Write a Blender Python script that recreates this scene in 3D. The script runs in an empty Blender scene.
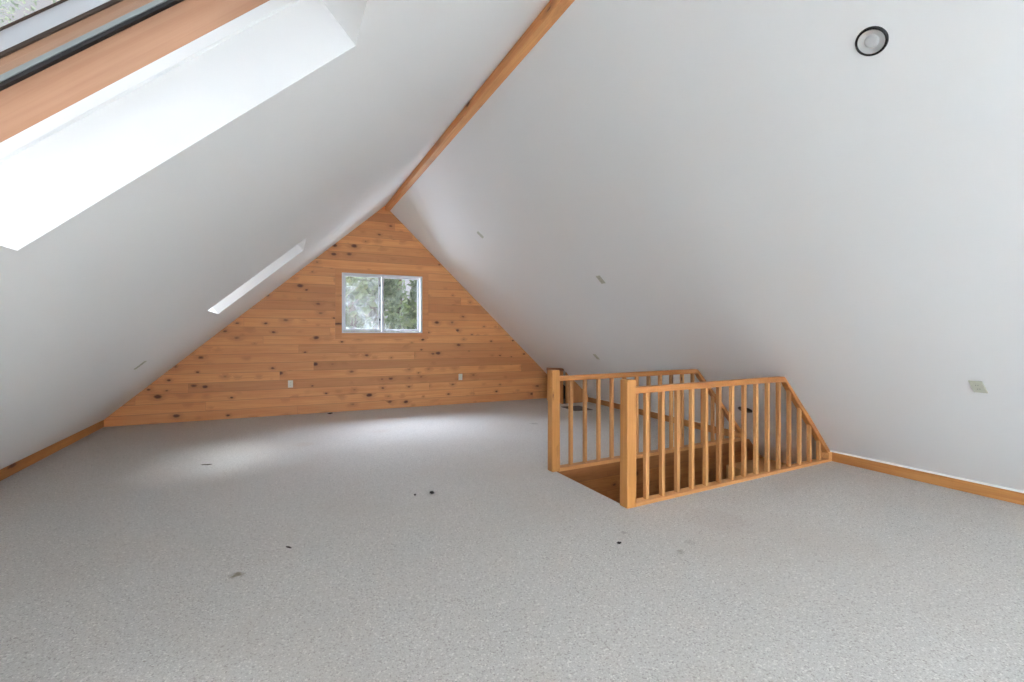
import bpy, bmesh, math, random
from mathutils import Vector, Matrix, noise
rnd = random.Random(7)
sc = bpy.context.scene
COL = sc.collection

# ------------------------------------------------------------------ measured layout (metres)
F_PX, VX, HY, EYE = 484.0, 282.0, 334.0, 1.30
YAW = math.atan((512 - VX) / F_PX)
YB, YR = 8.55, -6.00                     # far gable wall, wall behind the camera
LX, LZ, LS = -2.25, 0.10, 0.887          # left slope: foot, height of foot, rise per metre
RX, RZ = 1.738, 3.42                     # right slope: top line
XB = ((-7, 5.10), (1.6, 5.10), (3.0, 5.10), (5.0, 5.15), (6.1, 5.225), (7.0, 5.295), (7.7, 5.325), (8.2, 5.30), (8.7, 5.245))
def xb(y):                               # foot of the right slope (the old drywall is not quite straight)
    for (a, p), (b, q) in zip(XB, XB[1:]):
        if y <= b:
            t = max(0, (y - a) / (b - a)); return p + (q - p) * t
    return XB[-1][1]
def left_z(x): return LZ + LS * (x - LX)
def rp(y, s):                            # point on the right slope
    return Vector((RX + s * (xb(y) - RX), y, RZ + s * (0.10 - RZ)))
def right_at(y, z): return rp(y, (z - RZ) / (0.10 - RZ))
def near_y(x): return 2.885 + 0.0685 * (x - 2.40)      # camera side edge of the near shoe rail
def far_y(x): return 3.965 + 0.0685 * (x - 2.36)       # stairwell edge of the far shoe rail
HX0 = 2.35                               # carpet edge at the head of the stairs

# ------------------------------------------------------------------ helpers
def link(o, parent=None):
    COL.objects.link(o)
    if parent: o.parent = parent
    return o
def finish(name, bm, m, parent=None, bevel=0, smooth=False, seg=2):
    bmesh.ops.recalc_face_normals(bm, faces=bm.faces[:])
    me = bpy.data.meshes.new(name); bm.to_mesh(me); bm.free()
    if smooth:
        for p in me.polygons: p.use_smooth = True
    me.materials.append(m)
    o = bpy.data.objects.new(name, me); link(o, parent)
    if bevel:
        b = o.modifiers.new('bevel', 'BEVEL'); b.width = bevel; b.segments = seg; b.limit_method = 'ANGLE'
    return o
def empty(name, loc=(0, 0, 0), rot=None):
    o = bpy.data.objects.new(name, None); o.empty_display_size = 0.1; link(o); o.location = loc
    if rot is not None: o.rotation_euler = rot
    return o
def tag(o, label, cat, group=None, kind=None):
    o['label'] = label; o['category'] = cat
    if group: o['group'] = group
    if kind: o['kind'] = kind
    return o
def struct(o, label=None, cat=None):
    o['kind'] = 'structure'
    if label: o['label'] = label
    if cat: o['category'] = cat
    return o
def box(bm, x0, x1, y0, y1, z0, z1):
    v = [bm.verts.new(p) for p in ((x0,y0,z0),(x1,y0,z0),(x1,y1,z0),(x0,y1,z0),(x0,y0,z1),(x1,y0,z1),(x1,y1,z1),(x0,y1,z1))]
    for f in ((0,3,2,1),(4,5,6,7),(0,1,5,4),(1,2,6,5),(2,3,7,6),(3,0,4,7)): bm.faces.new([v[i] for i in f])
def hexa(bm, lo, hi):                    # four lower points, four upper points
    a = [bm.verts.new(p) for p in lo]; b = [bm.verts.new(p) for p in hi]
    bm.faces.new(a[::-1]); bm.faces.new(b)
    for i in range(4): bm.faces.new((a[i], a[(i+1) % 4], b[(i+1) % 4], b[i]))
def ring(bm, x0, x1, y0, y1, w, z0, z1): # rectangular frame, inner size x0..x1, y0..y1, w wide, flat in xy
    box(bm, x0 - w, x1 + w, y0 - w, y0, z0, z1); box(bm, x0 - w, x1 + w, y1, y1 + w, z0, z1)
    box(bm, x0 - w, x0, y0, y1, z0, z1); box(bm, x1, x1 + w, y0, y1, z0, z1)
def ring_xz(bm, x0, x1, z0, z1, w, y0, y1):
    box(bm, x0 - w, x1 + w, y0, y1, z0 - w, z0); box(bm, x0 - w, x1 + w, y0, y1, z1, z1 + w)
    box(bm, x0 - w, x0, y0, y1, z0, z1); box(bm, x1, x1 + w, y0, y1, z0, z1)
def slab(bm, inner, outer, skip):        # two grids of points; the cells in skip are holes through both
    n, m = len(inner), len(inner[0])
    A = [[bm.verts.new(p) for p in r] for r in inner]; B = [[bm.verts.new(p) for p in r] for r in outer]
    full = lambda i, j: 0 <= i < n-1 and 0 <= j < m-1 and (i, j) not in skip
    for i in range(n-1):
        for j in range(m-1):
            if not full(i, j): continue
            q = ((i, j), (i+1, j), (i+1, j+1), (i, j+1))
            bm.faces.new([A[a][b] for a, b in q]); bm.faces.new([B[a][b] for a, b in q[::-1]])
            for (p, r, ni, nj) in ((q[0], q[1], i, j-1), (q[1], q[2], i+1, j), (q[2], q[3], i, j+1), (q[3], q[0], i-1, j)):
                if not full(ni, nj):
                    bm.faces.new((A[p[0]][p[1]], B[p[0]][p[1]], B[r[0]][r[1]], A[r[0]][r[1]]))
def wall_xz(bm, outline, holes, y0, y1): # upright wall with holes, thickness y0..y1
    ed = []
    for loop in [outline] + holes:
        vs = [bm.verts.new((x, y0, z)) for x, z in loop]
        for i in range(len(vs)): ed.append(bm.edges.new((vs[i], vs[(i+1) % len(vs)])))
    r = bmesh.ops.triangle_fill(bm, use_beauty=True, edges=ed)
    fs = [g for g in bm.faces]
    x = bmesh.ops.extrude_face_region(bm, geom=fs)
    bmesh.ops.translate(bm, vec=(0, y1 - y0, 0), verts=[g for g in x['geom'] if isinstance(g, bmesh.types.BMVert)])
def rect(x0, x1, z0, z1): return [(x0, z0), (x1, z0), (x1, z1), (x0, z1)]
def lathe(bm, prof, n=40):               # (r, z) profile round z
    rings = []
    for r, z in prof:
        rings.append([bm.verts.new((r*math.cos(2*math.pi*k/n), r*math.sin(2*math.pi*k/n), z)) for k in range(n)] if r > 1e-6 else [bm.verts.new((0, 0, z))])
    for a, b in zip(rings, rings[1:]):
        for k in range(n):
            k2 = (k+1) % n
            if len(a) == 1 and len(b) == 1: continue
            if len(a) == 1: bm.faces.new((a[0], b[k], b[k2]))
            elif len(b) == 1: bm.faces.new((a[k], b[0], a[k2]))
            else: bm.faces.new((a[k], b[k], b[k2], a[k2]))

# ------------------------------------------------------------------ node helper
class G:
    def __init__(s, name):
        s.m = bpy.data.materials.new(name); s.m.use_nodes = True
        s.t = s.m.node_tree; s.t.nodes.clear()
        s.out = s.t.nodes.new('ShaderNodeOutputMaterial')
    def n(s, typ, ins=None, **kw):
        nd = s.t.nodes.new('ShaderNode' + typ)
        for k, v in kw.items(): setattr(nd, k, v)
        for k, v in (ins or {}).items(): s.put(nd.inputs[k], v)
        return nd
    def put(s, sock, v):
        if isinstance(v, bpy.types.NodeSocket): s.t.links.new(v, sock)
        elif isinstance(v, bpy.types.Node): s.t.links.new(v.outputs[0], sock)
        else: sock.default_value = v
    def math(s, op, a, b=0.0, c=0.0, clamp=False):
        nd = s.n('Math', {0: a, 1: b, 2: c}, operation=op); nd.use_clamp = clamp; return nd.outputs[0]
    def step(s, v, lo, hi, a=0.0, b=1.0):
        nd = s.n('MapRange', {'Value': v, 'From Min': lo, 'From Max': hi, 'To Min': a, 'To Max': b}, interpolation_type='SMOOTHSTEP'); return nd.outputs[0]
    def mix(s, f, a, b, blend='MIX'):
        nd = s.n('Mix', data_type='RGBA', blend_type=blend)
        s.put(nd.inputs[0], f); s.put(nd.inputs[6], a); s.put(nd.inputs[7], b); return nd.outputs[2]
    def xyz(s, v):
        nd = s.n('SeparateXYZ', {0: v}); return nd.outputs
    def vec(s, x, y, z=0.0): return s.n('CombineXYZ', {0: x, 1: y, 2: z}).outputs[0]
    def noise(s, v, scale, detail=3.0, rough=0.55, dist=0.0):
        return s.n('TexNoise', {'Vector': v, 'Scale': scale, 'Detail': detail, 'Roughness': rough, 'Distortion': dist}).outputs[0]
    def obj(s): return s.n('TexCoord').outputs['Object']
    def bsdf(s, col, rough=0.5, bump=None, strength=0.2, dist=0.01, **ins):
        b = s.n('BsdfPrincipled'); s.put(b.inputs['Base Color'], col); s.put(b.inputs['Roughness'], rough)
        for k, v in ins.items(): s.put(b.inputs[k.replace('_', ' ')], v)
        if bump is not None:
            s.put(b.inputs['Normal'], s.n('Bump', {'Strength': strength, 'Distance': dist, 'Height': bump}).outputs[0])
        s.t.links.new(b.outputs[0], s.out.inputs[0]); return s.m
def C(r, g, b): # sRGB 0-255 to linear
    f = lambda c: c/12.92 if c <= .04045 else ((c+.055)/1.055)**2.4
    return (f(r/255), f(g/255), f(b/255), 1.0)
def plain(name, col, rough=0.5, **ins): return G(name).bsdf(col, rough, **ins)

def paint(name, col):
    g = G(name); o = g.obj()
    n1 = g.noise(o, 260.0, 2.0); n2 = g.noise(o, 1.1, 2.0)
    c = g.mix(g.math('MULTIPLY', n2, 0.06), col, (col[0]*.9, col[1]*.9, col[2]*.9, 1))
    return g.bsdf(c, 0.75, n1, 0.06, 0.002)

def pine(name, light, dark, axis=2, knot=C(72, 30, 8), kx=1.9, ka=7.0, kprob=0.5, rough=0.5, vary=0.35, plank=None, gap=C(92, 52, 24), shift=True):
    """Knotty pine; the grain runs along the given axis. plank = (width, length) lays boards whose rows climb in z."""
    g = G(name); p = g.xyz(g.obj())
    al = p[axis]; oth = [p[i] for i in range(3) if i != axis]
    rid = g.n('ObjectInfo').outputs['Random']
    if shift:
        al = g.math('ADD', al, g.math('MULTIPLY', rid, 31.0))
    ac, dp = oth[1], oth[0]
    if axis == 2: ac, dp = oth[0], oth[1]
    tone = rid
    if plank:
        ac, dp = oth[1], oth[0]
        w, ln = plank
        q = g.math('DIVIDE', ac, w); row = g.math('FLOOR', q); fr = g.math('FRACT', q)
        wn = g.n('TexWhiteNoise', {'W': row}, noise_dimensions='1D').outputs[0]
        al2 = g.math('ADD', al, g.math('MULTIPLY', wn, 7.0))
        sq = g.math('DIVIDE', al2, ln); seg = g.math('FLOOR', sq); sf = g.math('FRACT', sq)
        tone = g.n('TexWhiteNoise', {'Vector': g.vec(row, seg, 3.0)}, noise_dimensions='3D').outputs[0]
        al = g.math('ADD', al2, g.math('MULTIPLY', tone, 13.0))
    kv = g.vec(g.math('MULTIPLY', al, kx), g.math('MULTIPLY', ac, ka), g.math('MULTIPLY', dp, ka * 0.6))
    kv = g.n('VectorMath', {0: kv, 1: g.n('VectorMath', {0: g.n('TexNoise', {'Vector': g.obj(), 'Scale': 18.0, 'Detail': 2.0}).outputs['Color'], 1: (.12, .12, .12)}, operation='MULTIPLY').outputs[0]}, operation='ADD').outputs[0]
    vo = g.n('TexVoronoi', {'Vector': kv, 'Scale': 1.0, 'Randomness': 0.9})
    kd, kc = vo.outputs['Distance'], g.xyz(vo.outputs['Color'])
    on = g.math('LESS_THAN', kc[0], kprob)
    size = g.math('MULTIPLY_ADD', g.math('MULTIPLY', kc[1], kc[1]), 0.16, 0.075)
    core = g.math('MULTIPLY', g.step(g.math('DIVIDE', kd, size), 0.55, 1.25, 1.0, 0.0), on)
    halo = g.math('MULTIPLY', g.step(g.math('DIVIDE', kd, size), 0.9, 3.2, 1.0, 0.0), on)
    gv = g.vec(g.math('MULTIPLY', al, 1.6), g.math('ADD', g.math('MULTIPLY', ac, 48.0), g.math('MULTIPLY', halo, 2.2)), g.math('MULTIPLY', dp, 48.0))
    gr = g.noise(gv, 1.0, 4.0, 0.6, 0.4)
    broad = g.noise(g.vec(g.math('MULTIPLY', al, 0.9), g.math('MULTIPLY', ac, 9.0), g.math('MULTIPLY', dp, 9.0)), 1.0, 2.0)
    c = g.mix(g.step(gr, 0.34, 0.72, 0.0, 0.62), light, dark)
    c = g.mix(g.step(broad, 0.42, 0.72, 0.0, 0.45), c, dark)
    dk = tuple(x * 0.66 for x in dark[:3]) + (1,)
    t2 = g.math('MULTIPLY', g.math('MULTIPLY', tone, tone), vary * 1.6, clamp=True)
    c = g.mix(t2, c, dk)
    c = g.mix(g.math('MULTIPLY', halo, 0.42), c, dk)
    c = g.mix(g.math('MULTIPLY', core, 0.9), c, knot)
    h = gr
    if plank:
        e = g.math('MINIMUM', fr, g.math('SUBTRACT', 1.0, fr)); gl = g.step(e, 0.0, 0.06, 1.0, 0.0)
        e2 = g.math('MULTIPLY', g.math('MINIMUM', sf, g.math('SUBTRACT', 1.0, sf)), ln / w); gl2 = g.step(e2, 0.0, 0.03, 1.0, 0.0)
        gg = g.math('MAXIMUM', gl, gl2)
        c = g.mix(g.math('MULTIPLY', gg, 0.30), c, gap)
        h = g.math('SUBTRACT', g.math('MULTIPLY', gr, 0.15), gg)
        return g.bsdf(c, rough, h, 0.35, 0.004)
    return g.bsdf(c, rough, h, 0.12, 0.002)

def carpet():
    g = G('loop_carpet'); o = g.obj(); p = g.xyz(o)
    a = g.noise(o, 170.0, 2.0, 0.6); b = g.noise(o, 70.0, 3.0, 0.6); d = g.noise(o, 0.75, 3.0, 0.5)
    fl = g.n('TexVoronoi', {'Vector': o, 'Scale': 150.0}); fc = g.xyz(fl.outputs['Color'])
    c = g.mix(g.step(a, 0.3, 0.7), C(190, 186, 181), C(214, 211, 207))
    c = g.mix(g.step(b, 0.45, 0.75, 0.0, 0.45), c, C(162, 156, 149))
    c = g.mix(g.math('MULTIPLY', g.math('GREATER_THAN', fc[0], 0.92), 0.4), c, C(128, 120, 112))
    c = g.mix(g.math('MULTIPLY', g.math('LESS_THAN', fc[1], 0.07), 0.5), c, C(240, 237, 230))
    c = g.mix(g.step(d, 0.42, 0.7, 0.0, 0.28), c, C(190, 180, 170))
    w = g.noise(o, 24.0, 3.0)
    for (x, y, r, k, col) in ((-.22, 2.995, .045, .75, C(120, 108, 84)), (2.144, 2.177, .035, .45, C(128, 122, 112)), (2.30, 2.25, .05, .2, C(128, 122, 112)),
                              (1.2, 6.6, .16, .15, C(170, 140, 120)), (0.25, 6.2, .15, .18, C(176, 150, 130)), (2.75, 2.45, .30, .22, C(176, 156, 146)),
                              (3.3, 6.2, .09, .4, C(130, 124, 118)), (2.02, 2.55, .025, .35, C(130, 124, 118))):
        dx = g.math('SUBTRACT', p[0], x); dy = g.math('SUBTRACT', p[1], y)
        dd = g.math('SQRT', g.math('ADD', g.math('MULTIPLY', dx, dx), g.math('MULTIPLY', dy, dy)))
        dd = g.math('ADD', dd, g.math('MULTIPLY', g.math('SUBTRACT', w, 0.5), r * 1.6))
        c = g.mix(g.step(dd, r * 0.3, r, k, 0.0), c, col)
    return g.bsdf(c, 1.0, g.math('ADD', a, b), 0.5, 0.006, Specular_IOR_Level=0.05)

def glass(name, haze=0.0, smudge_glare=0.0, tint=(1, 1, 1, 1), gloss=0.06):
    g = G(name)
    tr = g.n('BsdfTransparent', {'Color': tint}).outputs[0]
    gl = g.n('BsdfGlossy', {'Color': (1, 1, 1, 1), 'Roughness': 0.03}).outputs[0]
    df = g.n('BsdfDiffuse', {'Color': (.9, .93, .93, 1)}).outputs[0]; tl = g.n('BsdfTranslucent', {'Color': (.9, .93, .9, 1)}).outputs[0]
    hz = g.n('AddShader'); g.put(hz.inputs[0], df); g.put(hz.inputs[1], tl)
    o = g.obj(); f = haze
    if smudge_glare:
        nz = g.noise(o, 3.4, 3.0, 0.6, 0.6); f = g.math('ADD', g.step(nz, 0.42, 0.68, 0.0, smudge_glare), haze)  # whitish patches: dirt together with painted-in glare
    m1 = g.n('MixShader', {0: gloss}); g.put(m1.inputs[1], tr); g.put(m1.inputs[2], gl)
    m2 = g.n('MixShader'); g.put(m2.inputs[0], f); g.put(m2.inputs[1], m1.outputs[0]); g.put(m2.inputs[2], df)
    g.t.links.new(m2.outputs[0], g.out.inputs[0]); return g.m

def leafmat(name, col):
    g = G(name); rid = g.n('NewGeometry').outputs['Random Per Island']
    c = g.mix(rid, col, (col[0]*.45, col[1]*.5, col[2]*.5, 1))
    d = g.n('BsdfDiffuse', {'Color': c}).outputs[0]; t = g.n('BsdfTranslucent', {'Color': c}).outputs[0]
    m = g.n('MixShader', {0: 0.4}); g.put(m.inputs[1], d); g.put(m.inputs[2], t)
    g.t.links.new(m.outputs[0], g.out.inputs[0]); return g.m

M = dict(
    white=paint('white_paint', (.89, .89, .885, 1)),
    gable=pine('pine_boards', C(236, 172, 112), C(212, 138, 82), axis=0, plank=(.141, 4.3), kx=4.3, ka=7.1, kprob=.8, vary=.44, shift=False),
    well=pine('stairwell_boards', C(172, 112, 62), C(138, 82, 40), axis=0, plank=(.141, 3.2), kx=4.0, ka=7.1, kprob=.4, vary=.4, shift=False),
    beam=pine('beam_pine', C(228, 166, 106), C(200, 132, 76), axis=1, kx=2.6, ka=9.0, kprob=.75, shift=False),
    post=pine('post_pine', C(202, 142, 76), C(174, 112, 54), axis=2, kx=4.0, ka=14.0, kprob=.55, vary=.1),
    balu=pine('baluster_pine', C(212, 156, 98), C(186, 126, 70), axis=2, kx=3.0, ka=14.0, kprob=.12, vary=.55),
    rail=pine('rail_pine', C(190, 128, 70), C(162, 98, 48), axis=0, kx=2.0, ka=14.0, kprob=.1, vary=.1, rough=.4),
    base=pine('skirting_pine', C(196, 138, 78), C(166, 106, 52), axis=1, kx=2.4, ka=9.0, kprob=.6, vary=.15),
    casing=pine('casing_pine', C(224, 160, 102), C(200, 128, 74), axis=0, kx=2.2, ka=10.0, kprob=.3, vary=.15),
    cab=pine('cupboard_pine', C(206, 146, 90), C(172, 108, 58), axis=2, kx=2.0, ka=6.0, kprob=.3, vary=.2),
    cabtop=pine('cupboard_trim_pine', C(150, 100, 72), C(118, 76, 54), axis=1, kprob=.2),
    sky_wood=pine('skylight_pine', C(204, 158, 126), C(184, 134, 104), axis=0, kx=1.2, ka=8.0, kprob=.1, vary=.1, shift=False),
    carpet=carpet(),
    vinyl=plain('white_vinyl', (.70, .715, .75, 1), .35),
    plate=plain('ivory_plastic', C(232, 230, 214), .4),
    plate_grey=plain('grey_plastic', C(196, 196, 180), .45),  # greyer than the ivory plates
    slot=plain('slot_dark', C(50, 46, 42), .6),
    black=plain('black_rubber', C(22, 22, 22), .5),
    blackp=plain('black_plastic', C(14, 12, 12), .35),
    alu=plain('grey_aluminium', C(214, 220, 228), .45),
    silver=plain('spacer_silver', C(160, 166, 166), .35, Metallic=.4),
    chrome=plain('dark_chrome', C(58, 58, 58), .25, Metallic=.7),
    refl=plain('lamp_reflector', (.72, .73, .73, 1), .3, Metallic=.6),
    lamp=plain('lamp_lens', (.6, .6, .6, 1), .15),
    caulk=plain('caulk_white', (.88, .88, .86, 1), .6),
    mat=plain('dark_mat', C(86, 76, 70), .95),
    lint=plain('dark_lint', C(48, 42, 36), .95),
    lint2=plain('grey_lint', C(110, 102, 92), .95),
    pane=glass('window_glass', haze=.02, smudge_glare=.05),
    pane_hazy=glass('hazy_window_glass', haze=.06, smudge_glare=.22),  # left pane: its pale reflection is painted in as haze
    skyglass=glass('skylight_glass', haze=.0, smudge_glare=.0, tint=(.95, .97, .96, 1)),
    bark=plain('tree_bark', C(120, 104, 88), .9),
    grass=plain('meadow_green', C(122, 140, 92), 1.0),
    rough=plain('rough_lumber', C(150, 120, 88), .9),
)

# ------------------------------------------------------------------ room shell
# floor: carpeted slab with the stair opening
xs = [-2.7, HX0, 5.9]
def gridrow(x, z, jog):
    return [Vector((x, YR - .1, z)), Vector((x, near_y(max(x, HX0)) + .070, z)), Vector((x, far_y(max(x, HX0)) + .012, z)), Vector((x, YB + .1, z))]
bm = bmesh.new(); slab(bm, [gridrow(x, 0, 0) for x in xs], [gridrow(x, -.22, 0) for x in xs], {(1, 1)})
struct(finish('floor', bm, M['carpet'], bevel=.012, seg=3), 'pale grey flecked carpet floor', 'floor')

# left slope with two skylight openings
CSX, CHL, CHY = -.2065, .585, .43       # opening: centre x on the slope, half length up the slope, half width
SKY_Y = (1.32, 5.875)
LN = Vector((-LS, 0, 1)).normalized(); LU = Vector((1, 0, LS)).normalized()
cs = (CSX - LX) * math.sqrt(1 + LS * LS)
ss = [-.45, cs - CHL, cs + CHL, (1.75 - LX) * math.sqrt(1 + LS * LS)]
ys = [YR - .1] + [v for c in SKY_Y for v in (c - CHY, c + CHY)] + [YB + .1]
base = Vector((LX, 0, LZ))
P = lambda s, y, e: base + LU * s + LN * e + Vector((0, y, 0))
bm = bmesh.new(); slab(bm, [[P(s, y, 0) for y in ys] for s in ss], [[P(s, y, .2) for y in ys] for s in ss], {(1, 1), (1, 3)})
struct(finish('ceiling_left', bm, M['white']), 'white painted left roof slope with two skylight openings', 'ceiling')

# right slope, running on down behind the stair opening
bm = bmesh.new()
Y = [YR - .1 + (YB - YR + .2) * k / 60 for k in range(61)]; S = [-.03, .25, .5, .75, 1.0, 1.125]
inn = [[rp(y, s) for y in Y] for s in S]; out = [[rp(y, s) + Vector((.145, 0, .145)) for y in Y] for s in S]
slab(bm, inn, out, set())
o = struct(finish('ceiling_right', bm, M['white'], smooth=False), 'plain white painted right roof slope', 'ceiling')

# far gable wall of horizontal pine boards, window opening
WX0, WX1, WZ0, WZ1 = .90, 2.28, 1.31, 2.335
prof = [(-2.50, -.15), (5.55, -.15), (5.45, .10), (1.80, 3.60), (1.62, 3.62), (-2.50, 0.05)]
bm = bmesh.new(); wall_xz(bm, prof, [rect(WX0, WX1, WZ0, WZ1)], YB, YB + .16)
struct(finish('wall_far', bm, M['gable']), 'gable wall of horizontal knotty pine boards', 'wall')
# unseen wall behind the camera: white, with window openings added for light
BX0, BX1, BZ0, BZ1 = -.55, 3.75, .08, 1.50
UX0, UX1, UZ0, UZ1 = .35, 2.80, 1.64, 2.30
bm = bmesh.new(); wall_xz(bm, prof, [rect(BX0, BX1, BZ0, BZ1), rect(UX0, UX1, UZ0, UZ1)], YR - .16, YR)
struct(finish('wall_near', bm, M['white']), 'white gable wall at the near end', 'wall')

# ridge beam
bm = bmesh.new(); hexa(bm, [(1.625, YR, 3.452), (1.738, YR, 3.452), (1.738, YB, 3.452), (1.625, YB, 3.452)],
                           [(1.625, YR, 3.70), (1.738, YR, 3.70), (1.738, YB, 3.70), (1.625, YB, 3.70)])
struct(finish('ceiling_beam', bm, M['beam'], bevel=.004), 'pine ridge beam along the peak', 'beam')

# skirting boards with a bead of caulk on top
bm = bmesh.new(); box(bm, LX - .02, LX + .004, YR, YB, 0, .105)
o = struct(finish('baseboard_left', bm, M['base'], bevel=.003), 'pine baseboard under the left slope', 'baseboard')
bm = bmesh.new(); hexa(bm, [(LX - .016, YR, .105), (LX + .004, YR, .105), (LX + .004, YB, .105), (LX - .016, YB, .105)],
                           [(LX - .016, YR, .115), (LX + .010, YR, .119), (LX + .010, YB, .119), (LX - .016, YB, .115)])
finish('caulk_bead', bm, M['caulk'], o)
def right_base(name, y0, y1, label):
    n = max(2, int((y1 - y0) / .35)); yy = [y0 + (y1 - y0) * k / n for k in range(n + 1)]
    def strip(nm, m, parent, prof):
        bm = bmesh.new(); R = [[bm.verts.new((xb(y) + dx, y, z)) for dx, z in prof] for y in yy]
        for p, q in zip(R, R[1:]):
            for k in range(4): bm.faces.new((p[k], p[(k+1) % 4], q[(k+1) % 4], q[k]))
        bm.faces.new(R[0][::-1]); bm.faces.new(R[-1]); return finish(nm, bm, m, parent)
    o = struct(strip(name, M['base'], None, ((-.022, 0), (.02, 0), (.02, .092), (-.022, .092))), label, 'baseboard')
    strip('caulk_bead', M['caulk'], o, ((-.019, .092), (.02, .092), (.02, .112), (-.012, .102)))
right_base('baseboard_right', YR, near_y(5.05) + .03, 'pine baseboard under the right slope before the stair opening')
right_base('baseboard_right_far', far_y(5.1) + .05, YB, 'pine baseboard under the right slope beyond the stair opening')

# stairwell: boarded sides, wooden ledge at the low end, treads going down
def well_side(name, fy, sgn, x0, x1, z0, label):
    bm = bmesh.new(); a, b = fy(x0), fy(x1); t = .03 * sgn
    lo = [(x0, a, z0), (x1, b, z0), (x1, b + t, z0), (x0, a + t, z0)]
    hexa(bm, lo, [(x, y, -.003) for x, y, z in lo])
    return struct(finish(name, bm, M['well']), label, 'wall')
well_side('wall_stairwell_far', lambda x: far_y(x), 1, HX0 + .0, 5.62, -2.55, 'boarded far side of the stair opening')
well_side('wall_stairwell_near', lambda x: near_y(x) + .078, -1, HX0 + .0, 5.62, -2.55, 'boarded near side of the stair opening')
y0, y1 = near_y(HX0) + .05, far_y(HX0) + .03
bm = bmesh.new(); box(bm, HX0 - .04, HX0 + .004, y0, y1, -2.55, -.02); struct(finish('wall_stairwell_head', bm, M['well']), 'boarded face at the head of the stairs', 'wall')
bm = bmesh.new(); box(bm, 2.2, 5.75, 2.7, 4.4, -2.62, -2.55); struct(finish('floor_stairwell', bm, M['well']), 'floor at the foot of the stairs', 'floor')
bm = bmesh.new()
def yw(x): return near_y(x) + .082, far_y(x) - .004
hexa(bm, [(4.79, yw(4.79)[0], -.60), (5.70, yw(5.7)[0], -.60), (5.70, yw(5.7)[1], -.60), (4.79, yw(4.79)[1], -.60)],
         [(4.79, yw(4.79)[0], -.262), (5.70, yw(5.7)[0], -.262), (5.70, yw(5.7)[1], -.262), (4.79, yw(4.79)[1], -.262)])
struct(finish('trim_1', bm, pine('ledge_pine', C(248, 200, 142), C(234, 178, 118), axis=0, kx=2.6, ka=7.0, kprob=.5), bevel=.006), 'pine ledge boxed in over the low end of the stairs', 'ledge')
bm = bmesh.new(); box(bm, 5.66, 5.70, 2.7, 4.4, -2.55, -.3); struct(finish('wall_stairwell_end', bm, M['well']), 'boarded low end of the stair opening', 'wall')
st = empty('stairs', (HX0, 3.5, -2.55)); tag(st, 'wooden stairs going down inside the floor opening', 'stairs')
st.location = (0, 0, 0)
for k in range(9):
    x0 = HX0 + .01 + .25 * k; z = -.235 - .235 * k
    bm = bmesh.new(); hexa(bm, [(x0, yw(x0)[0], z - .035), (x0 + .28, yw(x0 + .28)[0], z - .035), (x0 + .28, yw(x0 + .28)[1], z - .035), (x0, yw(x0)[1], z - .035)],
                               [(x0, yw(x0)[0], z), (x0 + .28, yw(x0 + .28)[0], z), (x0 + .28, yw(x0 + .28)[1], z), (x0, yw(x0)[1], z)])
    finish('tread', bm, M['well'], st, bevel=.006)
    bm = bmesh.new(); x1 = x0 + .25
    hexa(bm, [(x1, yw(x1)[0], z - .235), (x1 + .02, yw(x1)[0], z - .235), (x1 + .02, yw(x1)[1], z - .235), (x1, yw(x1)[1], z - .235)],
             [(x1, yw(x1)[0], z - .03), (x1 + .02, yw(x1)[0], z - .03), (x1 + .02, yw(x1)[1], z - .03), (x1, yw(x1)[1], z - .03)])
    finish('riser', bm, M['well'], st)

# ------------------------------------------------------------------ windows
# far gable window: white two-pane slider in a pine casing
w1 = empty('window_1', (0, 0, 0)); struct(w1, 'white two-pane sliding window with a pine casing', 'window')
yf = YB - .018
for (a, b, c, d) in ((.80, WX0 + .004, 1.215, 2.345), (WX1 - .004, 2.385, 1.215, 2.345), (WX0 + .004, WX1 - .004, 1.215, WZ0 + .006), (.80, 2.385, 2.33, 2.40)):
    bm = bmesh.new(); box(bm, a, b, yf, YB + .002, c, d); finish('casing_board', bm, M['casing'], w1, bevel=.003)
bm = bmesh.new(); ring_xz(bm, WX0 + .03, WX1 - .03, WZ0 + .035, WZ1 - .035, .034, YB - .012, YB + .12)
box(bm, 1.565, 1.60, YB + .0, YB + .10, WZ0 + .03, WZ1 - .03)
finish('frame', bm, M['vinyl'], w1, bevel=.003)
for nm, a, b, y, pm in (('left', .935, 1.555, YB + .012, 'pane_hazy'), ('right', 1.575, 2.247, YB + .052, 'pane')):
    bm = bmesh.new(); ring_xz(bm, a + .032, b - .046, WZ0 + .075, WZ1 - .06, .030, y, y + .034)
    s_ = finish('sash', bm, M['vinyl'], w1, bevel=.003)
    bm = bmesh.new(); box(bm, a + .03, b - .044, y + .014, y + .018, WZ0 + .072, WZ1 - .057)
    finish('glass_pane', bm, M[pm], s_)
for z in (2.12, 1.53):
    bm = bmesh.new(); box(bm, 1.522, 1.545, YB - .004, YB + .014, z, z + .035); finish('latch', bm, M['chrome'], w1, bevel=.003)

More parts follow.
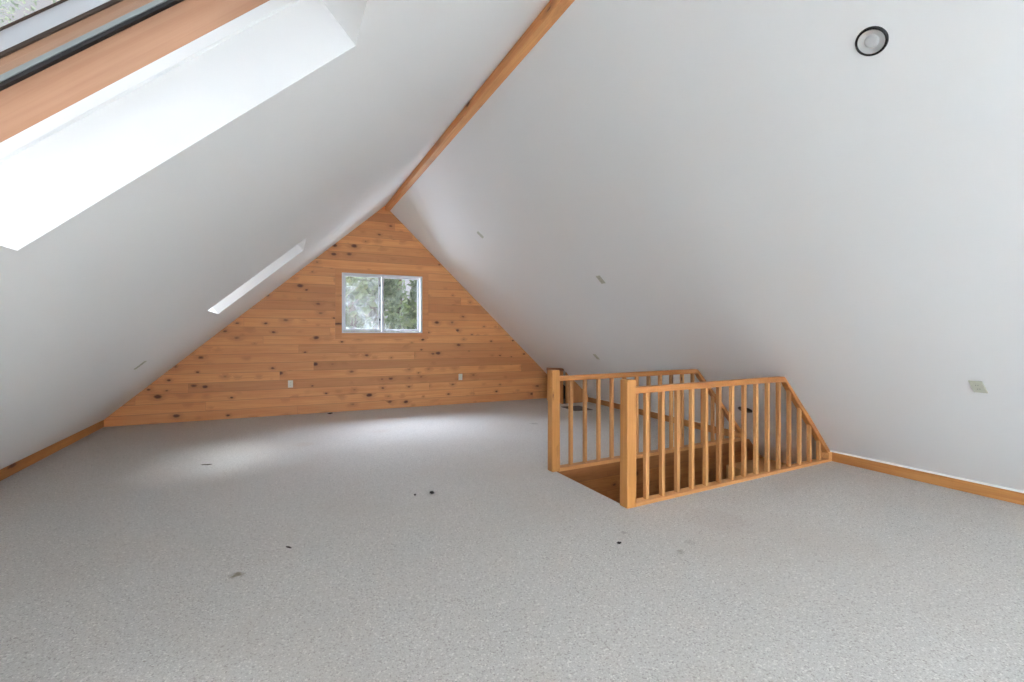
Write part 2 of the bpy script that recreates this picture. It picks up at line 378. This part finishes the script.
# skylights: local x up the slope, y along the ridge, z out through the roof
def make_skylight(name, y, label):
    r = empty(name, P(cs, y, 0), (0, -math.atan(LS), 0)); struct(r, label, 'skylight')
    def rg(nm, m, e0, e1, inset, w, par=r, bev=.002):
        bm = bmesh.new(); ring(bm, -CHL + inset, CHL - inset, -CHY + inset, CHY - inset, w, e0, e1); return finish(nm, bm, M[m], par, bevel=bev)
    rg('shaft_trim', 'white', .196, .228, .018, .066)
    rg('shadow_gap', 'slot', .228, .2325, -.004, .05)  # dark ring puts the shade of a thin gap into colour
    fr = rg('timber_frame', 'sky_wood', .2325, .338, .002, .05)
    rg('gasket', 'black', .338, .348, .016, .064, fr)
    rg('spacer', 'silver', .350, .364, .014, .062, fr)
    bm = bmesh.new(); box(bm, -CHL - .03, CHL + .03, -CHY - .03, CHY + .03, .358, .366); finish('glass_pane', bm, M['skyglass'], r)
    sa = rg('sash', 'sky_wood', .366, .404, .0, .06)
    rg('seal', 'black', .404, .414, .006, .07, sa)
    rg('cladding', 'alu', .414, .459, .0, .08, sa)
    rg('cover_strip', 'chrome', .459, .463, .006, .086, sa)
    return r
s2 = make_skylight('window_2', SKY_Y[0], 'large timber-framed skylight overhead in the left slope')
def copy_tree(o, parent=None):
    c = o.copy(); COL.objects.link(c); c.parent = parent
    for ch in list(o.children): copy_tree(ch, c)
    return c
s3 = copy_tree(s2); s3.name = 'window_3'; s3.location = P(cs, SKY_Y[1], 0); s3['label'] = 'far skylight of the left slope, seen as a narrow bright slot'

# glazing added in the unseen wall behind the camera to let in light
def added_rear_window(name, x0, x1, z0, z1, n, label):
    o = empty(name, (0, 0, 0)); struct(o, label, 'window')
    bm = bmesh.new(); ring_xz(bm, x0 + .05, x1 - .05, z0 + .05, z1 - .05, .06, YR - .12, YR + .01); finish('frame', bm, M['vinyl'], o, bevel=.004)
    pw = (x1 - x0 - .1) / n
    for k in range(n):
        a = x0 + .05 + pw * k
        bm = bmesh.new(); ring_xz(bm, a + .045, a + pw - .045, z0 + .095, z1 - .095, .045, YR - .08, YR - .04); s_ = finish('sash', bm, M['vinyl'], o, bevel=.003)
        bm = bmesh.new(); box(bm, a + .04, a + pw - .04, YR - .062, YR - .058, z0 + .09, z1 - .09); finish('glass_pane', bm, M['skyglass'], s_)
added_rear_window('added_window_4', BX0, BX1, BZ0, BZ1, 3, 'wide white window added in the unseen near end wall to let in light')
added_rear_window('added_window_5', UX0, UX1, UZ0, UZ1, 2, 'small white window added high in the unseen near end wall to let in light')

# ------------------------------------------------------------------ stair railings
def sweep(bm, pts, w, h, lat, r=.008):
    """rounded rectangular section w (sideways) x h, swept along points lying in one upright plane; lat = sideways unit vector"""
    sec = []
    for (cx, cz, a0) in ((w/2 - r, h/2 - r, 0), (-w/2 + r, h/2 - r, 90), (-w/2 + r, -h/2 + r, 180), (w/2 - r, -h/2 + r, 270)):
        for k in range(4):
            a = math.radians(a0 + 30 * k); sec.append((cx + r*math.cos(a), cz + r*math.sin(a)))
    rings = []
    for i, p in enumerate(pts):
        d1 = (pts[i] - pts[i-1]).normalized() if i else (pts[1] - pts[0]).normalized()
        d2 = (pts[i+1] - pts[i]).normalized() if i < len(pts) - 1 else d1
        t = (d1 + d2).normalized(); k = 1 / max(.5, t.dot(d1))
        up = lat.cross(t).normalized()
        if up.z < 0: up = -up
        rings.append([bm.verts.new(p + lat * a + up * b * k) for a, b in sec])
    for A, B in zip(rings, rings[1:]):
        for k in range(len(sec)): bm.faces.new((A[k], A[(k+1) % len(sec)], B[(k+1) % len(sec)], B[k]))
    bm.faces.new(rings[0][::-1]); bm.faces.new(rings[-1])

def make_railing(label, fy, off, nx0, ny0, x_end, bal0, bal1, nb, kx0):
    r = empty('stair_railing', (nx0, ny0, 0)); tag(r, label, 'railing', 'railings beside the stair opening')
    R = Vector((nx0, ny0, 0))
    def L(v): return Vector(v) - R
    cy = lambda x: fy(x) + off
    d = Vector((1, .0685, 0)).normalized(); lat = Vector((-d.y, d.x, 0))
    # newel: square post with chamfered cap
    bm = bmesh.new(); hexa(bm, [(0, 0, 0), (.088, 0, 0), (.088, .09, 0), (0, .09, 0)], [(.003, .002, .957), (.085, .002, .957), (.085, .088, .957), (.003, .088, .957)])
    finish('newel_post', bm, M['post'], r, bevel=.005)
    # shoe rail
    bm = bmesh.new(); x0 = nx0 + .086; x1 = x_end; w = .082
    hexa(bm, [L((x0, cy(x0) - w/2, -.012)), L((x1, cy(x1) - w/2, -.012)), L((x1, cy(x1) + w/2, -.012)), L((x0, cy(x0) + w/2, -.012))],
             [L((x0, cy(x0) - w/2, .026)), L((x1, cy(x1) - w/2, .026)), L((x1, cy(x1) + w/2, .026)), L((x0, cy(x0) + w/2, .026))])
    finish('shoe_rail', bm, M['shoe'], r, bevel=.004)
    # handrail: level, then bending down along the slope
    h, H = .050, .897
    kx = kx0
    top = lambda x: min(H, H - (x - kx - .03) * 1.005)
    pts = [L((nx0 + .08, cy(nx0 + .08), H - h/2)), L((kx - .05, cy(kx - .05), H - h/2))]
    xe = x_end - .02
    a0, a1 = Vector((kx - .05, 0, H - h/2)), Vector((kx + .045, 0, H - h/2 - .055))
    cpt = Vector((kx + .015, 0, H - h/2))
    for t in (.25, .5, .75, 1):
        q = a0 * (1-t)**2 + cpt * 2*t*(1-t) + a1 * t*t
        pts.append(L((q.x, cy(q.x), q.z)))
    slope = (.085 - a1.z) / (xe - a1.x)
    pts.append(L((xe, cy(xe), .085)))
    bm = bmesh.new(); sweep(bm, pts, .060, h, lat); finish('handrail', bm, M['rail'], r, smooth=False)
    # balusters
    bw = .0165
    for k in range(nb):
        x = bal0 + (bal1 - bal0) * k / (nb - 1)
        zt = H - h * .6 if x < kx else a1.z + slope * (x - a1.x) - .008
        c = L((x, cy(x), 0)); u = d * bw; v = lat * bw
        bm = bmesh.new()
        f = lambda s: zt + s * bw * (0 if x < kx else slope)
        hexa(bm, [c - u - v + Vector((0, 0, .02)), c + u - v + Vector((0, 0, .02)), c + u + v + Vector((0, 0, .02)), c - u + v + Vector((0, 0, .02))],
                 [c - u - v + Vector((0, 0, f(-1))), c + u - v + Vector((0, 0, f(1))), c + u + v + Vector((0, 0, f(1))), c - u + v + Vector((0, 0, f(-1)))])
        finish('baluster', bm, M['balu'], r, bevel=.002)
    # block where the railing meets the slope
    bm = bmesh.new(); xk = x_end
    hexa(bm, [L((xk - .05, cy(xk) - .045, -.01)), L((xk + .03, cy(xk) - .045, -.01)), L((xk + .03, cy(xk) + .045, -.01)), L((xk - .05, cy(xk) + .045, -.01))],
             [L((xk - .05, cy(xk) - .045, .092)), L((xk + .03, cy(xk) - .045, .092)), L((xk + .03, cy(xk) + .045, .092)), L((xk - .05, cy(xk) + .045, .092))])
    finish('end_block', bm, M['shoe'], r, bevel=.004)
    return r
M['shoe'] = pine('shoe_pine', C(212, 154, 96), C(190, 130, 76), axis=0, kx=2.0, ka=14.0, kprob=.15, vary=.1)
make_railing('pine railing on the camera side of the stair opening, nearer of two', near_y, .042, 2.315, 2.878, 5.08, 2.545, 4.915, 15, 4.325)
make_railing('pine railing on the far side of the stair opening, behind the other', far_y, .040, 2.293, 3.945, 5.13, 2.543, 4.95, 15, 4.33)

# ------------------------------------------------------------------ small fittings
def frame_on(n, up):                      # rotation whose z is the surface normal, y is 'up' on the surface
    z = n.normalized(); x = up.cross(z).normalized(); y = z.cross(x)
    return Matrix((x, y, z)).transposed().to_4x4()
RN = lambda y: -((rp(y, 1) - rp(y, 0)).cross(rp(y + 1, .5) - rp(y, .5))).normalized()
def right_normal(y):
    n = RN(y); return n if n.x < 0 else -n
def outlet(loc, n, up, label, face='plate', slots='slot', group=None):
    r = empty('wall_outlet'); r.matrix_world = Matrix.Translation(loc) @ frame_on(n, up)
    tag(r, label, 'outlet', group)
    bm = bmesh.new(); box(bm, -.037, .037, -.058, .058, -.002, .0055); finish('cover_plate', bm, M[face], r, bevel=.003)
    for s in (-1, 1):
        bm = bmesh.new(); n_ = 20
        a = [bm.verts.new((.0165*math.cos(2*math.pi*k/n_), s*.0195 + max(-.0125, min(.0125, .0165*math.sin(2*math.pi*k/n_))), .0045)) for k in range(n_)]
        b = [bm.verts.new(v.co + Vector((0, 0, .003))) for v in a]
        bm.faces.new(a[::-1]); bm.faces.new(b)
        for k in range(n_): bm.faces.new((a[k], a[(k+1) % n_], b[(k+1) % n_], b[k]))
        f = finish('receptacle', bm, M[face], r)
        for sx in (-1, 1):
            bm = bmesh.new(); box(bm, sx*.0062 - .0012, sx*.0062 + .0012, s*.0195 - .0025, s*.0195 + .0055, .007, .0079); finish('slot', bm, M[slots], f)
    return r
Zp = Vector((0, 0, 1))
outlet(Vector((.123, YB, .497)), Vector((0, -1, 0)), Zp, 'ivory outlet on the pine gable wall, below and left of the window')
outlet(Vector((3.0, YB, .50)), Vector((0, -1, 0)), Zp, 'ivory outlet on the pine gable wall, below and right of the window')
def on_right(y, z, label, face='plate', tilt=0.0):
    p = right_at(y, z); up = (rp(y, 0) - rp(y, 1)).normalized(); n = right_normal(y)
    up = Matrix.Rotation(tilt, 3, n) @ up
    return outlet(p, n, up, label, face)
on_right(1.60, .945, 'grey-ivory outlet low on the right white slope near the photo edge', 'plate_grey')
on_right(6.31, 2.69, 'small white outlet high on the right slope near the gable peak', 'plate_grey', .15)
on_right(4.54, 1.92, 'white outlet midway up the right slope, above the railings', 'plate_grey')
on_right(6.11, .955, 'white outlet low on the right slope, just above the far railing', 'plate_grey')
pl = Vector((-1.233, 5.738, left_z(-1.233)))
outlet(pl, -LN, LU, 'white outlet low on the left slope, close to the gable wall', 'plate_grey')

# recessed lamp in the right slope
yl = 1.325; pc = right_at(yl, 2.672)
rl = empty('ceiling_light'); rl.matrix_world = Matrix.Translation(pc) @ frame_on(right_normal(yl), (rp(yl, 0) - rp(yl, 1)))
tag(rl, 'round unlit downlight with dark rim set in the right white slope', 'light')
bm = bmesh.new(); lathe(bm, [(.0555, .000), (.0555, .0075), (.059, .0095), (.0645, .0085), (.067, .004), (.067, .0)], 64); finish('trim_ring', bm, M['chrome'], rl, smooth=True)
bm = bmesh.new(); lathe(bm, [(.0560, .006), (.050, .0035), (.040, .0010), (.028, .0005)], 48); finish('reflector', bm, M['refl'], rl, smooth=True)
bm = bmesh.new(); lathe(bm, [(.030, .0000), (.029, .003), (.020, .0055), (.010, .0065), (0, .007)], 40); finish('bulb_face', bm, M['lamp'], rl, smooth=True)

# black oval fitting on the slope behind the railings
yo, zo = 3.845, .44; po = right_at(yo, zo)
ov = empty('oval_pull'); ov.matrix_world = Matrix.Translation(po) @ frame_on(right_normal(yo), (rp(yo, 0) - rp(yo, 1)))
tag(ov, 'black oval fitting on the white slope, glimpsed between the near balusters', 'handle')
bm = bmesh.new(); lathe(bm, [(.0, -.002), (.040, -.002), (.042, .006), (.036, .014), (.02, .017), (0, .018)], 36)
for v in bm.verts: v.co.x *= 2.3; v.co.y *= 1.15
finish('oval_plate', bm, M['blackp'], ov, smooth=True)
bm = bmesh.new(); lathe(bm, [(0, .010), (.013, .012), (.012, .024), (.017, .030), (.015, .037), (0, .039)], 28); finish('knob', bm, M['blackp'], ov, smooth=True)

# small wedge cupboard under the slope in the far right corner
cx, cy0, cy1 = 4.70, 7.71, 8.30
cb = empty('cupboard', (cx, cy0, 0)); tag(cb, 'wedge-shaped pine cupboard under the right slope in the far corner', 'cupboard')
ztop = lambda x, y: RZ + (x - RX) / (xb(y) - RX) * (.10 - RZ) - .006
def wedge(name, x0, x1, y0, y1, m, z0=0.0, dz=0.0, bev=.003):
    bm = bmesh.new(); o_ = Vector((cx, cy0, 0))
    zt = lambda x, y: max(z0 + .01, ztop(x, y) - dz)
    lo = [Vector((x0, y0, z0)), Vector((x1, y0, z0)), Vector((x1, y1, z0)), Vector((x0, y1, z0))]
    hexa(bm, [p - o_ for p in lo], [Vector((p.x, p.y, zt(p.x, p.y))) - o_ for p in lo]); return finish(name, bm, M[m], cb, bevel=bev)
wedge('side_panel', cx, cx + .020, cy0, cy1, 'cab', 0, .055)
bm = bmesh.new(); hexa(bm, [(-.006, -.004, ztop(cx, cy0) - .058), (.03, -.004, ztop(cx, cy0) - .058), (.03, cy1 - cy0, ztop(cx, cy1) - .058), (-.006, cy1 - cy0, ztop(cx, cy1) - .058)],
                           [(-.006, -.004, ztop(cx, cy0) - .004), (.03, -.004, ztop(cx + .03, cy0)), (.03, cy1 - cy0, ztop(cx + .03, cy1)), (-.006, cy1 - cy0, ztop(cx, cy1) - .004)])
finish('top_trim', bm, M['cabtop'], cb, bevel=.003)
wedge('door', cx + .075, 5.27, cy0, cy0 + .018, 'cab', .006, .008)
wedge('back_panel', cx + .02, 5.24, cy1 - .015, cy1, 'blackp')  # black sheets here paint in the shade behind the door gap
wedge('inner_shade_sheet', cx + .022, cx + .026, cy0 + .03, cy1 - .02, 'blackp', .004, .07)
bm = bmesh.new(); box(bm, .02, .5, .02, .6, .001, .004); finish('floor_shade_sheet', bm, M['blackp'], cb)

# dark mat in front of it
mt = [(4.48, 7.40), (4.84, 7.37), (4.80, 6.87), (4.45, 6.90)]
bm = bmesh.new(); hexa(bm, [(x, y, .001) for x, y in mt[::-1]], [(x, y, .010) for x, y in mt[::-1]])
tag(finish('floor_mat', bm, M['mat'], bevel=.004), 'small dark grey mat lying on the carpet before the corner cupboard', 'mat')

# crumbs and lint on the carpet
def scrap(name, x, y, sx, sy, sz, m, label, rot=0.0, seed=1):
    bm = bmesh.new(); bmesh.ops.create_icosphere(bm, subdivisions=3, radius=1)
    for v in bm.verts:
        k = 1 + .55 * noise.noise(v.co * 1.7 + Vector((seed * 3.1, 0, seed)))
        v.co = Vector((v.co.x * sx * k, v.co.y * sy * k, v.co.z * sz * k))
    lo = min(v.co.z for v in bm.verts)
    o = finish(name, bm, M[m], smooth=True); o.location = (x, y, -lo + .0005); o.rotation_euler = (0, 0, rot)
    tag(o, label, 'debris', 'scraps on the carpet')
scrap('lint_scrap', 1.101, 3.831, .018, .015, .010, 'lint', 'dark scrap on the open carpet, larger of the pair in mid floor', .4, 1)
scrap('lint_scrap', .967, 3.854, .009, .009, .006, 'lint', 'tiny dark speck just left of the larger dark scrap in mid floor', 0, 2)
scrap('lint_scrap', -.681, 5.641, .050, .010, .004, 'lint2', 'thin grey streak of lint on the carpet in the left half of the room', -.3, 3)
scrap('lint_scrap', .705, 8.373, .036, .024, .010, 'lint', 'dark scrap on the carpet against the foot of the pine gable wall', 0, 4)
scrap('lint_scrap', .038, 3.237, .022, .005, .004, 'lint', 'short dark thread on the carpet above the tan stain', -.9, 5)
scrap('lint_scrap', 1.884, 2.422, .016, .009, .006, 'lint', 'dark crumb on the carpet in front of the near newel post', .2, 6)

# ------------------------------------------------------------------ outside
GZ = -3.0
bm = bmesh.new(); bmesh.ops.create_grid(bm, x_segments=24, y_segments=24, size=60)
for v in bm.verts: v.co.z = GZ + .5 * noise.noise(v.co * .08)
bmesh.ops.translate(bm, vec=(0, 60, 0), verts=bm.verts[:])
struct(finish('ground', bm, M['grass'], smooth=True), 'grassy ground outside the house', 'ground')
greens = [leafmat('leaf_pale', C(190, 206, 160)), leafmat('leaf_mid', C(150, 176, 104)), leafmat('leaf_grey', C(172, 188, 150)), leafmat('leaf_light', C(216, 226, 206))]
def tree(x, y, h, r, k, label, nleaf=2600, seed=0, low=.18):
    q = random.Random(100 + seed)
    t = empty('leafy_tree', (x, y, GZ)); tag(t, label, 'tree', 'trees outside the windows')
    bm = bmesh.new(); prof = [(.26, 0), (.20, h*.1), (.16, h*.4), (.09, h*.75), (.03, h*.95), (0, h*.96)]
    lathe(bm, prof, 10)
    for b in range(7):
        z0 = h * (.3 + .07*b); a = q.uniform(0, 6.28); ln = r * q.uniform(.5, .9)
        e = Vector((math.cos(a)*ln, math.sin(a)*ln, ln*.6)); base_ = Vector((0, 0, z0)); sd = Vector((-math.sin(a), math.cos(a), 0))
        A = [bm.verts.new(base_ + sd*.05), bm.verts.new(base_ - sd*.05), bm.verts.new(base_ + Vector((0, 0, .1)))]
        tip = bm.verts.new(base_ + e)
        for i in range(3): bm.faces.new((A[i], A[(i+1) % 3], tip))
        bm.faces.new(A[::-1])
    finish('trunk', bm, M['bark'], t)
    bm = bmesh.new(); cl = []
    while len(cl) < 46:
        a, b = q.gauss(0, r*.42), q.gauss(0, r*.42)
        if a*a + b*b < (r*.75)**2: cl.append((a, b, h*q.uniform(low, .97)))
    for _ in range(nleaf):
        c = q.choice(cl); s = q.uniform(.10, .24) * (.55 if k == 3 else 1)
        p = Vector((c[0] + max(-.3, min(.3, q.gauss(0, .18)))*r, c[1] + max(-.3, min(.3, q.gauss(0, .18)))*r, c[2] + q.gauss(0, r*.2)))
        u = Vector((q.gauss(0,1), q.gauss(0,1), q.gauss(0,1))).normalized(); v = u.orthogonal().normalized()
        bm.faces.new([bm.verts.new(p + u*s), bm.verts.new(p + v*s*.5), bm.verts.new(p - u*s), bm.verts.new(p - v*s*.5)])
    me = bpy.data.meshes.new('crown'); bm.to_mesh(me); bm.free(); me.materials.append(greens[k])
    link(bpy.data.objects.new('crown', me), t)
for i, (x, y, h, r, k, lb) in enumerate((
    (2.0, 16.0, 10, 1.05, 0, 'pale leafy tree outside, filling most of the left pane of the gable window'),
    (4.6, 16.0, 11, 1.05, 1, 'green leafy tree outside, filling the right pane of the gable window'),
    (3.4, 20.5, 12, 1.5, 2, 'greyish tree between and behind the two nearer trees in the gable window'),
    (7.0, 21.0, 13, 1.6, 1, 'mid-green tree farther off, past the right edge of the gable window'),
    (-.4, 20.5, 13, 1.6, 2, 'greyish tree farther off, past the left edge of the gable window'),
    (1.4, 27.0, 15, 2.1, 1, 'distant green tree seen low through the left pane of the gable window'),
    (6.0, 27.5, 15, 2.1, 0, 'distant pale tree seen through the right pane of the gable window'),
    (-9.5, 24.0, 19, 3.2, 3, 'tall pale tree outside, glimpsed through the glass of the near skylight'))):
    tree(x, y, h, r, k, lb, 3600, i)

# ------------------------------------------------------------------ light: overcast sky through the windows, with lamps added outside
w = bpy.data.worlds.new('overcast'); sc.world = w; w.use_nodes = True
nt = w.node_tree; nt.nodes.clear()
bg = nt.nodes.new('ShaderNodeBackground'); wo = nt.nodes.new('ShaderNodeOutputWorld')
tc = nt.nodes.new('ShaderNodeTexCoord')
SKY, GLOW = .42, .0
nrm = nt.nodes.new('ShaderNodeVectorMath'); nrm.operation = 'NORMALIZE'; nt.links.new(tc.outputs['Generated'], nrm.inputs[0])
sp = nt.nodes.new('ShaderNodeSeparateXYZ'); nt.links.new(nrm.outputs[0], sp.inputs[0])
def ramp(sock, lo, hi, a, b):
    m = nt.nodes.new('ShaderNodeMapRange'); m.interpolation_type = 'SMOOTHSTEP'; nt.links.new(sock, m.inputs[0])
    for i, v in enumerate((lo, hi, a, b)): m.inputs[i + 1].default_value = v
    return m.outputs[0]
def mul(a, b, c=0.0):
    m = nt.nodes.new('ShaderNodeMath'); m.operation = 'MULTIPLY_ADD'
    for i, v in enumerate((a, b, c)):
        if isinstance(v, float): m.inputs[i].default_value = v
        else: nt.links.new(v, m.inputs[i])
    return m.outputs[0]
haze = ramp(sp.outputs[2], -.05, .9, 0.0, 1.0)
ml = mul(haze, GLOW, SKY)
bg.inputs[0].default_value = (.95, .96, 1.07, 1); nt.links.new(ml, bg.inputs[1])
nt.links.new(bg.outputs[0], wo.inputs[0])
def portal(name, mw, sx, sy):
    l = bpy.data.lights.new(name, 'AREA'); l.shape = 'RECTANGLE'; l.size = sx; l.size_y = sy
    l.cycles.is_portal = True
    o = bpy.data.objects.new(name, l); link(o); o.matrix_world = mw
for nm, y in (('skylight_daylight', SKY_Y[0]), ('skylight_daylight', SKY_Y[1])):
    portal(nm, Matrix.Translation(P(cs, y, .48)) @ frame_on(LN, LU), 2*CHY + .1, 2*CHL + .1)
portal('window_light_helper', Matrix.Translation(((WX0+WX1)/2, YB + .18, (WZ0+WZ1)/2)) @ frame_on(Vector((0, 1, 0)), Zp), WX1 - WX0, WZ1 - WZ0)
for x0, x1, z0, z1 in ((BX0, BX1, BZ0, BZ1), (UX0, UX1, UZ0, UZ1)):
    portal('window_light_helper', Matrix.Translation(((x0+x1)/2, YR - .18, (z0+z1)/2)) @ frame_on(Vector((0, -1, 0)), Zp), x1 - x0, z1 - z0)

# unseen lamps added outside the windows for brightness; veiled sun over the left slope
def fill_lamp(name, loc, aim, sx, sy, watts, spread):
    l = bpy.data.lights.new(name, 'AREA'); l.shape = 'RECTANGLE'; l.size = sx; l.size_y = sy; l.energy = watts; l.spread = math.radians(spread)
    l.color = (.81, .92, 1.10)
    o = bpy.data.objects.new(name, l); link(o); o.location = loc
    o.rotation_euler = Vector(aim).to_track_quat('-Z', 'Y').to_euler()
fill_lamp('window_light_helper', (.55, YR - .7, 1.25), (.45, .76, -.47), 2.1, 1.3, 160, 80)
fill_lamp('window_light_helper', (2.65, YR - .7, 1.25), (-.45, .70, -.62), 2.1, 1.3, 290, 75)
fill_lamp('window_light_helper', ((BX0+BX1)/2, YR - .42, 1.55), (0, .55, -.83), 4.0, .6, 1100, 80)
fill_lamp('window_light_helper', ((UX0+UX1)/2, YR - .42, 2.45), (0, .55, -.83), 2.2, .6, 800, 80)
fill_lamp('window_light_helper', ((WX0+WX1)/2, YB + 3.6, 4.7), (0, -.80, -.60), 5.0, 2.4, 850, 130)  # unseen lamp added outside the gable window, standing in for sky light
fill_lamp('low_fill_lamp', ((WX0+WX1)/2, YB + 3.4, -.1), (0, -.86, .50), 6.0, 1.5, 130, 130)  # unseen lamp added low outside to brighten the far slopes
sl = bpy.data.lights.new('veiled_sun', 'SUN'); sl.energy = 4.2; sl.angle = math.radians(40); sl.color = (.92, .96, 1.04)
so = bpy.data.objects.new('veiled_sun', sl); link(so); so.rotation_euler = Vector((-.16, .02, -.97)).to_track_quat('-Z', 'Y').to_euler()

# ------------------------------------------------------------------ camera
cd = bpy.data.cameras.new('camera'); cam = bpy.data.objects.new('camera', cd); link(cam)
cam.location = (0, 0, EYE); cam.rotation_euler = (math.radians(90), 0, -YAW)
cd.sensor_fit = 'HORIZONTAL'; cd.sensor_width = 36.0; cd.lens = 36.0 * F_PX / 1024
cd.shift_y = -(341 - HY) / 1024; cd.clip_start = .02
sc.camera = cam
vs = sc.view_settings; vs.view_transform = 'Standard'; vs.look = 'None'; vs.gamma = 1.0; vs.use_curve_mapping = False
vs.exposure = 0.74
sc.cycles.max_bounces = 16; sc.cycles.diffuse_bounces = 10; sc.cycles.transparent_max_bounces = 16
sc.cycles.use_denoising = True
